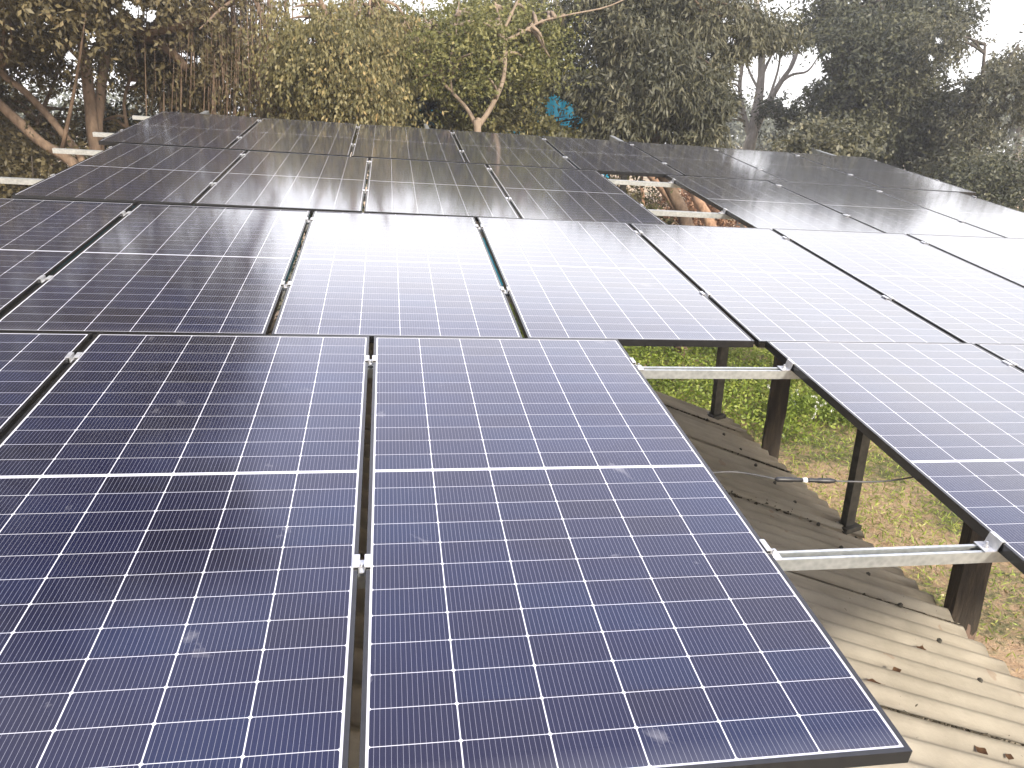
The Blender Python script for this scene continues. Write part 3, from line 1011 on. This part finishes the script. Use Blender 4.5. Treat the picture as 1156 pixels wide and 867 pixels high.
def end_clamp():
    t = empty('end_clamp')
    bm = bmesh.new()
    h = FR_H
    prof = [(-.010, .001), (.002, .001), (.0085, -h + .0005), (.048, -h + .0005), (.048, -h + .004), (.0115, -h + .004), (.005, .0042), (-.010, .0042)]
    add_prism(bm, prof, 'y', -.026, .026)
    obj('clamp_body', bm_mesh(bm, 'clamp_body'), MAT['alu'], t)
    bm = bmesh.new()
    def hexa(R, n=6): return [(.028 + R * math.cos(a * 2 * math.pi / n), R * math.sin(a * 2 * math.pi / n)) for a in range(n)]
    add_prism(bm, hexa(.010, 14), 'z', -h + .0041, -h + .0058)
    add_prism(bm, hexa(.0075), 'z', -h + .006, -h + .013)
    add_prism(bm, hexa(.004, 10), 'z', -h + .0131, -h + .022)
    obj('bolt', bm_mesh(bm, 'bolt'), MAT['bolt'], t)
    return t


ec = None
END = [('A', 2, 1, 'left end of the %s bare rail in the front gap'), ('A', 4, 0, 'right end of the %s bare rail in the front gap'),
       ('C', 3, 1, 'left end of the %s rail in the third row hole'), ('C', 5, 0, 'right end of the %s rail in the third row hole'),
       ('C', 0, 0, 'left edge of the third row on the %s rail'), ('D', 0, 0, 'left edge of the back row on the %s rail'),
       ('C', 7, 1, 'right edge of the third row on the %s rail'), ('D', 7, 1, 'right edge of the back row on the %s rail')]
for r, i, side, lab in END:
    MR = row_matrix(r)
    for kd, d in enumerate(RAIL_D):
        c = ec = end_clamp() if ec is None else copy_tree(ec)
        x = panel_x(r, i) + (PW if side else 0)
        m = MR @ Matrix.Translation((x, d, .0015))
        if not side: m = m @ Matrix.Rotation(math.pi, 4, 'Z')
        c.matrix_world = m
        tag(c, 'Z-shaped end clamp at the ' + lab % ('near', 'far')[kd], 'clamp', 'end clamps at panel edges')

# rafters: box sections running up the slope under the rails, ends sticking out behind the back row
RAFT_LAB = ['pale box rafter whose end sticks out behind the back row, leftmost of four', 'pale box rafter with its end showing left of the forked tree foot',
            'pale box rafter with its end showing below the willowy tree', 'pale box rafter with its end showing below the dark tree, rightmost of four']
RAFT_X, RAFT_TOP = [], -.077
for k, (px, py) in enumerate(((237.5, 122.8), (480.5, 139.5), (690.5, 153), (914, 166.5))):
    e = on_array(px, py, -.08)
    y1 = min(e[1], 10.9)
    RAFT_X.append(e[0])
    bm = bmesh.new()
    add_box(bm, -.03, .03, 0, y1 - .12, RAFT_TOP - .075, RAFT_TOP, bevel=.004)
    o = obj('rafter', bm_mesh(bm, 'rafter'), MAT['galv'])
    o.matrix_world = T4 @ Matrix.Translation((e[0], .12, -.003))
    tag(o, RAFT_LAB[k], 'rafter', 'rafters under the array')


def under_rafter(k, y):
    """world point below rafter k at array y"""
    p = T @ np.array([RAFT_X[k], y, RAFT_TOP - .078]) + np.array([0, 0, H])
    return p


# ---------------------------------------------------------------- shed roof under the array
RA, RB = -.40, .02                                   # slope along x, along y
RN = np.array([-RA, -RB, 1.0])
p3 = np.array([1.80269088, 1.339606, -0.30306737 + H])
RC = RN @ CAM + (RN @ p3 - RN @ CAM) * 1.70
EAVE, RIDGE = 3.12, -.12


def roof_z(x, y):
    return RC + RA * x + RB * y


LAPS = [-2.0, -.92, .08, 1.08, 2.08, 3.02, 3.95, 4.68, 5.12]
shed = empty('shed', (1.5, 1.5, 0))
tag(shed, 'low shed under the array with weathered tan corrugated roof sheets', 'shed')
PIT, AMP = .146, .022
moss_pts = []


def roof_sheet(y0, y1, side, k):
    bm = bmesh.new()
    ny = int(round((y1 + .10 - y0) / PIT * 10))
    rows = []
    sgn = 1 if side == 0 else -1
    for j in range(ny + 1):
        y = y0 + (y1 + .10 - y0) * j / ny
        if k == len(LAPS) - 2: y = min(y, 5.12)
        lift = .02 * (1 - j / ny)
        rib = math.floor((y - .03) / PIT + .25)
        rr = random.Random(rib * 7 + side)
        end = EAVE + .03 + rr.uniform(-.008, .008) + (k % 3 - 1) * .012
        row = []
        for i in range(13):
            t = i / 12
            x = RIDGE + (end - RIDGE) * t
            z = roof_z(x, y) + AMP * math.cos(2 * math.pi * y / PIT) + lift - .018 * math.sin(math.pi * t)
            row.append(bm.verts.new((RIDGE + sgn * (x - RIDGE), y, z)))
        rows.append(row)
    for a, b in zip(rows, rows[1:]):
        for i in range(12):
            bm.faces.new((a[i], a[i + 1], b[i + 1], b[i]) if sgn > 0 else (a[i + 1], a[i], b[i], b[i + 1]))
    bmesh.ops.solidify(bm, geom=bm.faces[:], thickness=.007)
    for v in bm.verts: v.co -= shed.location
    return obj('roof_sheet', bm_mesh(bm, 'roof_sheet', True), MAT['roof'], shed)


for k in range(len(LAPS) - 1):
    for side in (0, 1):
        roof_sheet(LAPS[k], LAPS[k + 1], side, k)
m_brick = simple_mat('rough_plaster', (.26, .20, .15), (.38, .31, .24), 3, .9, 0, 6, .01)
for nm, (x0, x1, y0, y1) in (('side_wall', (2.62, 2.82, -1.8, 4.9)), ('side_wall', (-3.05, -2.85, -1.8, 4.9)), ('end_wall', (-2.85, 2.62, 4.7, 4.9)), ('end_wall', (-2.85, 2.62, -1.8, -1.6))):
    bm = bmesh.new()
    if nm == 'side_wall':
        add_box(bm, x0, x1, y0, y1, -.1, roof_z(2.82, 1) - .06)
    else:
        zt = roof_z(2.62, y0) - .05
        zr = roof_z(RIDGE, y0) - .07
        add_prism(bm, [(x0, -.1), (x1, -.1), (x1, zt), (RIDGE, zr), (x0, zt)], 'y', y0, y1)
    for v in bm.verts: v.co -= shed.location
    obj(nm, bm_mesh(bm, nm), m_brick, shed)

# hook bolts with washers through the sheet crests, over the outer purlin
for k in range(2, 34, 2):
    yb, xb = k * PIT, 2.72 + RND.uniform(-.02, .02)
    if yb > 5.0: break
    zb = roof_z(xb, yb) + AMP + .018 - .018 * math.sin(math.pi * (xb - RIDGE) / (EAVE - RIDGE))
    bm = bmesh.new()
    for rad, z0, z1, n_ in ((.012, -.012, .003, 10), (.006, .0032, .009, 6)):
        add_prism(bm, [(rad * math.cos(a * 2 * math.pi / n_), rad * math.sin(a * 2 * math.pi / n_)) for a in range(n_)], 'z', z0, z1)
    for v in bm.verts: v.co += Vector((xb, yb, zb)) - shed.location
    obj('roof_bolt', bm_mesh(bm, 'roof_bolt'), MAT['dark_steel'], shed)

# moss and grit lodged along the laps
bm = bmesh.new()
for lap in LAPS[1:-1]:
    for k in range(420):
        x = RIDGE + .3 + (EAVE - RIDGE - .3) * RND.random()
        if math.sin(x * 5 + lap * 3) + RND.uniform(-1, 1) < .1: continue
        y = lap + abs(RND.gauss(0, .022)) - .004
        s = RND.uniform(.003, .010)
        z = roof_z(x, y) + AMP * math.cos(2 * math.pi * y / PIT) + .012 - .018 * math.sin(math.pi * (x - RIDGE) / (EAVE - RIDGE))
        mt = Matrix.Translation((x, y, z)) @ Matrix.Rotation(RND.uniform(0, 3), 4, 'Z') @ Matrix.Diagonal((s * RND.uniform(1, 3), s, s * .6, 1))
        bmesh.ops.create_icosphere(bm, subdivisions=1, radius=1, matrix=mt)
moss = obj('moss', bm_mesh(bm, 'moss'), simple_mat('dry_moss', (.03, .026, .016), (.085, .07, .045), 40, .95))
tag(moss, 'dark dry moss and grit lodged along the roof sheet laps', 'moss', None, 'stuff')

# dry leaves lying on the roof and the panels
m_dry = simple_mat('dry_leaf', (.10, .05, .025), (.22, .12, .06), 30, .8)
m_yel = simple_mat('yellow_leaf', (.50, .38, .10), (.62, .50, .20), 30, .6)


def dry_leaf(name, p, s, lab, mat, curl=.35, rot=0):
    bm = bmesh.new()
    out = []
    n = 9
    for i in range(n):
        t = i / (n - 1)
        w = math.sin(math.pi * t ** .8) * .32 * (1 + .25 * math.sin(i * 5.1)) + .012
        zc = curl * (t - .5) ** 2
        out.append([bm.verts.new((t - .5, sx * w, zc + abs(sx) * w * .7 * curl + .02 * math.sin(7 * t + sx))) for sx in (-1, 0, 1)])
    for a, b in zip(out, out[1:]):
        for i in range(2): bm.faces.new((a[i], a[i + 1], b[i + 1], b[i]))
    st = bm.verts.new((.85, .06, .08))
    st2 = bm.verts.new((.85, .02, .08))
    bm.faces.new((out[-1][1], out[-1][2], st, st2))
    bmesh.ops.solidify(bm, geom=bm.faces[:], thickness=.02)
    bmesh.ops.scale(bm, vec=(s, s, s), verts=bm.verts)
    o = obj(name, bm_mesh(bm, name, True), mat)
    o.matrix_world = Matrix.Translation(Vector(p)) @ Matrix.Rotation(rot, 4, 'Z')
    return tag(o, lab, 'leaf', 'fallen leaves')


def on_roof(px, py, up=.02):
    w = on_plane(px, py, RN, RC)
    w[2] = roof_z(w[0], w[1]) + AMP * math.cos(2 * math.pi * w[1] / PIT) + up - .018 * math.sin(math.pi * (w[0] - RIDGE) / (EAVE - RIDGE))
    return w


for px, py, s, lab in ((1040, 732, .07, 'crumpled brown leaf on the roof sheet, largest and highest of the fallen leaves'),
                       (1011, 760, .06, 'small grey-brown leaf on the roof sheet midway to the moss line'),
                       (986, 770, .07, 'curled leaf on the roof touching the solar panel edge'),
                       (1108, 845, .07, 'long brown leaf on the lowest roof sheet, left of its twin'),
                       (1140, 853, .05, 'small brown leaf on the lowest roof sheet near the right edge'),
                       (924, 646, .07, 'dark leaf on the roof just below the nearest bare rail')):
    dry_leaf('fallen_leaf', on_roof(px, py), s * .8, lab, m_dry, .5, RND.uniform(0, 6))
pl = on_array(453, 242, .006)
dry_leaf('fallen_leaf', T @ pl + np.array([0, 0, H]), .055, 'single yellow leaf lying on the top edge of a second row panel', m_yel, .3, .3)

# ---------------------------------------------------------------- posts
def timber_post(px, py, x, lab):
    w = on_plane(px, py, np.array([1.0, 0, 0]), x)
    y = w[1]
    a = T.T @ np.array([x, y, 0])
    top = (H + T @ np.array([x, y / .9925, RAFT_TOP - .08]))[2] - .0
    hgt = 0
    zt = H + (T @ np.array([x, y, 0]))[2] - .16
    bm = bmesh.new()
    S = .072
    n = 16
    rings = []
    for i in range(n + 1):
        z = -.2 + (zt + .2) * i / n
        ring = []
        for k in range(16):
            q = k // 4
            f = (k % 4) / 4
            cs = [(-1, -1), (1, -1), (1, 1), (-1, 1)]
            p0, p1 = cs[q], cs[(q + 1) % 4]
            x_, y_ = p0[0] + (p1[0] - p0[0]) * f, p0[1] + (p1[1] - p0[1]) * f
            d = 1 + RND.uniform(-.09, .07)
            ring.append(bm.verts.new((x_ * S * d, y_ * S * d, z)))
        rings.append(ring)
    for a_, b_ in zip(rings, rings[1:]):
        for k in range(16): bm.faces.new((a_[k], a_[(k + 1) % 16], b_[(k + 1) % 16], b_[k]))
    bm.faces.new(rings[-1])
    o = obj('timber_post', bm_mesh(bm, 'timber_post'), MAT['timber'])
    o.location = (x, y, 0)
    o.rotation_euler.z = math.radians(-24)
    return tag(o, lab, 'post', 'dark timber posts beside the shed')


timber_post(876, 464, 3.27, 'rough dark timber post beyond the far bare rail, standing among the weeds')
timber_post(1093, 660, 3.27, 'rough dark timber post under the right end of the nearest bare rail')


def steel_post(x, y, z0, z1, name, lab):
    bm = bmesh.new()
    w, d, t = .043, .024, .005
    prof = [(-w, -d), (w, -d), (w, d), (w - t, d), (w - t, -d + t), (-w + t, -d + t), (-w + t, d), (-w, d)]
    t_ = empty(name, (x, y, z0))
    add_prism(bm, prof, 'z', .006, z1 - z0)
    obj('channel', bm_mesh(bm, 'channel'), MAT['dark_steel'], t_)
    bm = bmesh.new()
    add_box(bm, -.075, .075, -.06, .06, -.03, .006, bevel=.002)
    obj('base_plate', bm_mesh(bm, 'base_plate'), MAT['dark_steel'], t_)
    bm = bmesh.new()
    for sx in (-1, 1):
        add_prism(bm, [(sx * .062 + .008 * math.cos(a * math.pi / 3), .03 + .008 * math.sin(a * math.pi / 3)) for a in range(6)], 'z', .0062, .022)
    obj('anchor_bolts', bm_mesh(bm, 'anchor_bolts'), MAT['bolt'], t_)
    t_.rotation_euler.z = math.radians(20)
    return tag(t_, lab, 'post', 'steel channel posts')


def z_rafter(x, y):
    return H + (T @ np.array([x, y, 0]))[2] - .085


for px, py, lab in ((955, 599, 'dark steel channel post standing on the roof edge between the two timber posts'),
                    (807, 473, 'slim grey steel post standing on the far corner of the shed roof')):
    w = on_plane(px, py, RN, RC)
    steel_post(w[0], w[1], roof_z(w[0], w[1]) + .045, z_rafter(w[0], w[1]), 'steel_post', lab)
# posts carrying the far ends of the rafters
for k, lab in ((2, 'thin steel post seen through the third row hole, at its far left corner'),):
    p = under_rafter(k, 9.9)
    steel_post(p[0], p[1], .03, p[2], 'steel_post', lab)

# ---------------------------------------------------------------- cable with in-line connector across the gap
def arr_w(px, py, z): return T @ on_array(px, py, z) + np.array([0, 0, H])


cab = empty('cable', arr_w(908, 542, -.08))
tag(cab, 'thin cable with a black in-line connector hanging across the open front gap', 'cable')
base = Vector(cab.location)
bm = bmesh.new()
for pts in (((780, 537), (815, 533), (840, 534), (877, 541)), ((940, 543), (980, 544), (1010, 542), (1040, 537), (1075, 532))):
    add_tube(bm, [Vector(p) - base for p in smooth_path([arr_w(x, y, -.08) for x, y in pts], 6)], .0032, 8)
obj('wire', bm_mesh(bm, 'wire', True), MAT['cable'], cab)
A_, B_ = Vector(arr_w(875, 541, -.08)) - base, Vector(arr_w(943, 543, -.08)) - base
D_ = B_ - A_
bm = bmesh.new()
add_tube(bm, [A_ + D_ * t for t in (0, .03, .08, .28, .30, .44, .455)], [.005, .0085, .0095, .0095, .0078, .0078, .006], 12)
obj('connector', bm_mesh(bm, 'connector', True), MAT['black_plastic'], cab)
bm = bmesh.new()
add_tube(bm, [A_ + D_ * t for t in (.53, .56, .70, .72, .90, .97, 1.0)], [.006, .008, .008, .0098, .0098, .008, .005], 12)
obj('connector', bm_mesh(bm, 'connector', True), MAT['black_plastic'], cab)
bm = bmesh.new()
add_tube(bm, [A_ + D_ * t for t in (.46, .525)], .0088, 12)
obj('sealing_ring', bm_mesh(bm, 'sealing_ring', True), MAT['white_plastic'], cab)

# ---------------------------------------------------------------- ground cover seen through the gaps
def scatter(name, n, xr, yr, hmax, ln, wd, mat, lab, dens, droop=-.2, up=.5):
    P = np.stack([NR.uniform(*xr, n), NR.uniform(*yr, n)], 1)
    keep = NR.random(n) < dens(P[:, 0], P[:, 1])
    P = P[keep]
    n = len(P)
    hh = hmax * NR.random(n) ** .7
    p = np.stack([P[:, 0], P[:, 1], hh], 1)
    ld = unit(np.stack([NR.normal(size=n), NR.normal(size=n), NR.normal(size=n) * .4 + up], 1))
    side = unit(np.cross(ld, NR.normal(size=(n, 3)) + np.array([0, 0, .5])))
    L_ = ln * (.6 + .8 * NR.random((n, 1)))
    W_ = wd * (.6 + .8 * NR.random((n, 1)))
    nrm = np.cross(ld, side)
    V = np.stack([p, p + ld * L_ * .5 + side * W_ * .5 + nrm * W_ * .1, p + ld * L_, p + ld * L_ * .5 - side * W_ * .5 + nrm * W_ * .1], 1)
    patch = .5 + .5 * np.sin(P[:, 0] * 1.9 + 1.3 * np.sin(P[:, 1] * 1.1)) * np.sin(P[:, 1] * 1.7 + np.sin(P[:, 0] * 2.3))
    t = np.clip(.3 * patch + .7 * NR.random(n), 0, 1)
    o = obj(name, quads_mesh(name, V, t), mat)
    return tag(o, lab, name.replace('_', ' '), None, 'stuff')


def sm(a, b, x): return np.clip((x - a) / (b - a), 0, 1)


edge = lambda x, y: 7.9 + .5 * np.sin(x * 1.3) + .3 * np.sin(x * 3.7 + y)
scatter('weeds', 260000, (2.5, 20), (7.2, 24), .28, .068, .040, G_HERB, 'dense bright green leafy weeds on the ground beyond the shed',
        lambda x, y: sm(0, 1.2, y - edge(x, y) + (x - 5) * .12) * np.clip(14 / y, .35, 1), up=.35)
scatter('grass', 90000, (3.2, 16), (1.0, 11), .05, .075, .012, G_HERB, 'sparse short green grass on bare soil beside the shed',
        lambda x, y: np.clip(.42 + .5 * np.sin(x * 1.4 + 1.2 * np.sin(y * .9)) * np.sin(y * 1.25 + 1.1) + .12 * (y - 4), .03, .95), up=.8)
scatter('dry_litter', 60000, (3.2, 16), (0, 12), .012, .06, .016, G_STRAW, 'straw coloured dry litter scattered over the bare soil',
        lambda x, y: np.clip(.35 + .3 * np.sin(x * 2.1 + y) * np.sin(y * 1.6), .05, 1), up=.04)

# clump of white-flowered weed
c0 = on_ground(908, 478)
fw = empty('flowering_weed', (c0[0], c0[1], 0))
tag(fw, 'low clump of weed with small white flowers beyond the far timber post', 'plant')
Cs = [np.array([NR.normal() * .35, NR.normal() * .35, .12 + .16 * NR.random()]) for _ in range(22)]
V, tn = leaf_quads(Cs, np.full(22, .16), 110, .07, .03, -.2, .15)
obj('foliage', quads_mesh('foliage', V, tn * .6), G_HERB, fw)
Cs = [np.array([NR.normal() * .32, NR.normal() * .28, .34 + .1 * NR.random()]) for _ in range(15)]
V, tn = leaf_quads(Cs, np.full(15, .04), 14, .026, .02, -.4, .03)
m_fl = leaf_material('white_petals', [(0, (.55, .55, .5)), (1, (.8, .8, .78))], .3)
obj('blossoms', quads_mesh('blossoms', V, tn), m_fl, fw)

# ---------------------------------------------------------------- wire fence at the left, behind the rails
fc = empty('wire_fence', (0, 0, 0))
pa, pb = at(-60, 190, 15), at(190, 160, 16.5)
tag(fc, 'thin wire fence with grey posts behind the leaning brown stems', 'fence')
fdir = (pb - pa) * np.array([1, 1, 0])
for k in range(7):
    p = pa + fdir * k / 6
    bm = bmesh.new()
    add_box(bm, p[0] - .05, p[0] + .05, p[1] - .05, p[1] + .05, -.1, 3.35, bevel=.008)
    obj('fence_post', bm_mesh(bm, 'fence_post'), B_PALE, fc)
bm = bmesh.new()
for z in (.5, 1.0, 1.5, 2.0, 2.45, 2.85, 3.2):
    add_tube(bm, [Vector((pa[0], pa[1], z)), Vector((pb[0], pb[1], z))], .006, 4)
obj('fence_wires', bm_mesh(bm, 'fence_wires'), MAT['galv'], fc)

# ---------------------------------------------------------------- the winter haze in the air
bm = bmesh.new()
add_box(bm, -90, 90, -12, 120, -1.0, 26)
m_haze = bpy.data.materials.new('haze_air')
m_haze.use_nodes = True
hn = m_haze.node_tree
hn.nodes.clear()
ho = hn.nodes.new('ShaderNodeOutputMaterial')
hv = hn.nodes.new('ShaderNodeVolumePrincipled')
hv.inputs['Color'].default_value = (.93, .94, .97, 1)
hv.inputs['Density'].default_value = HAZE
hv.inputs['Anisotropy'].default_value = .25
hn.links.new(hv.outputs['Volume'], ho.inputs['Volume'])
hz = obj('haze', bm_mesh(bm, 'haze'), m_haze)
tag(hz, kind='stuff', label='pale winter haze in the air around the array', cat='haze')
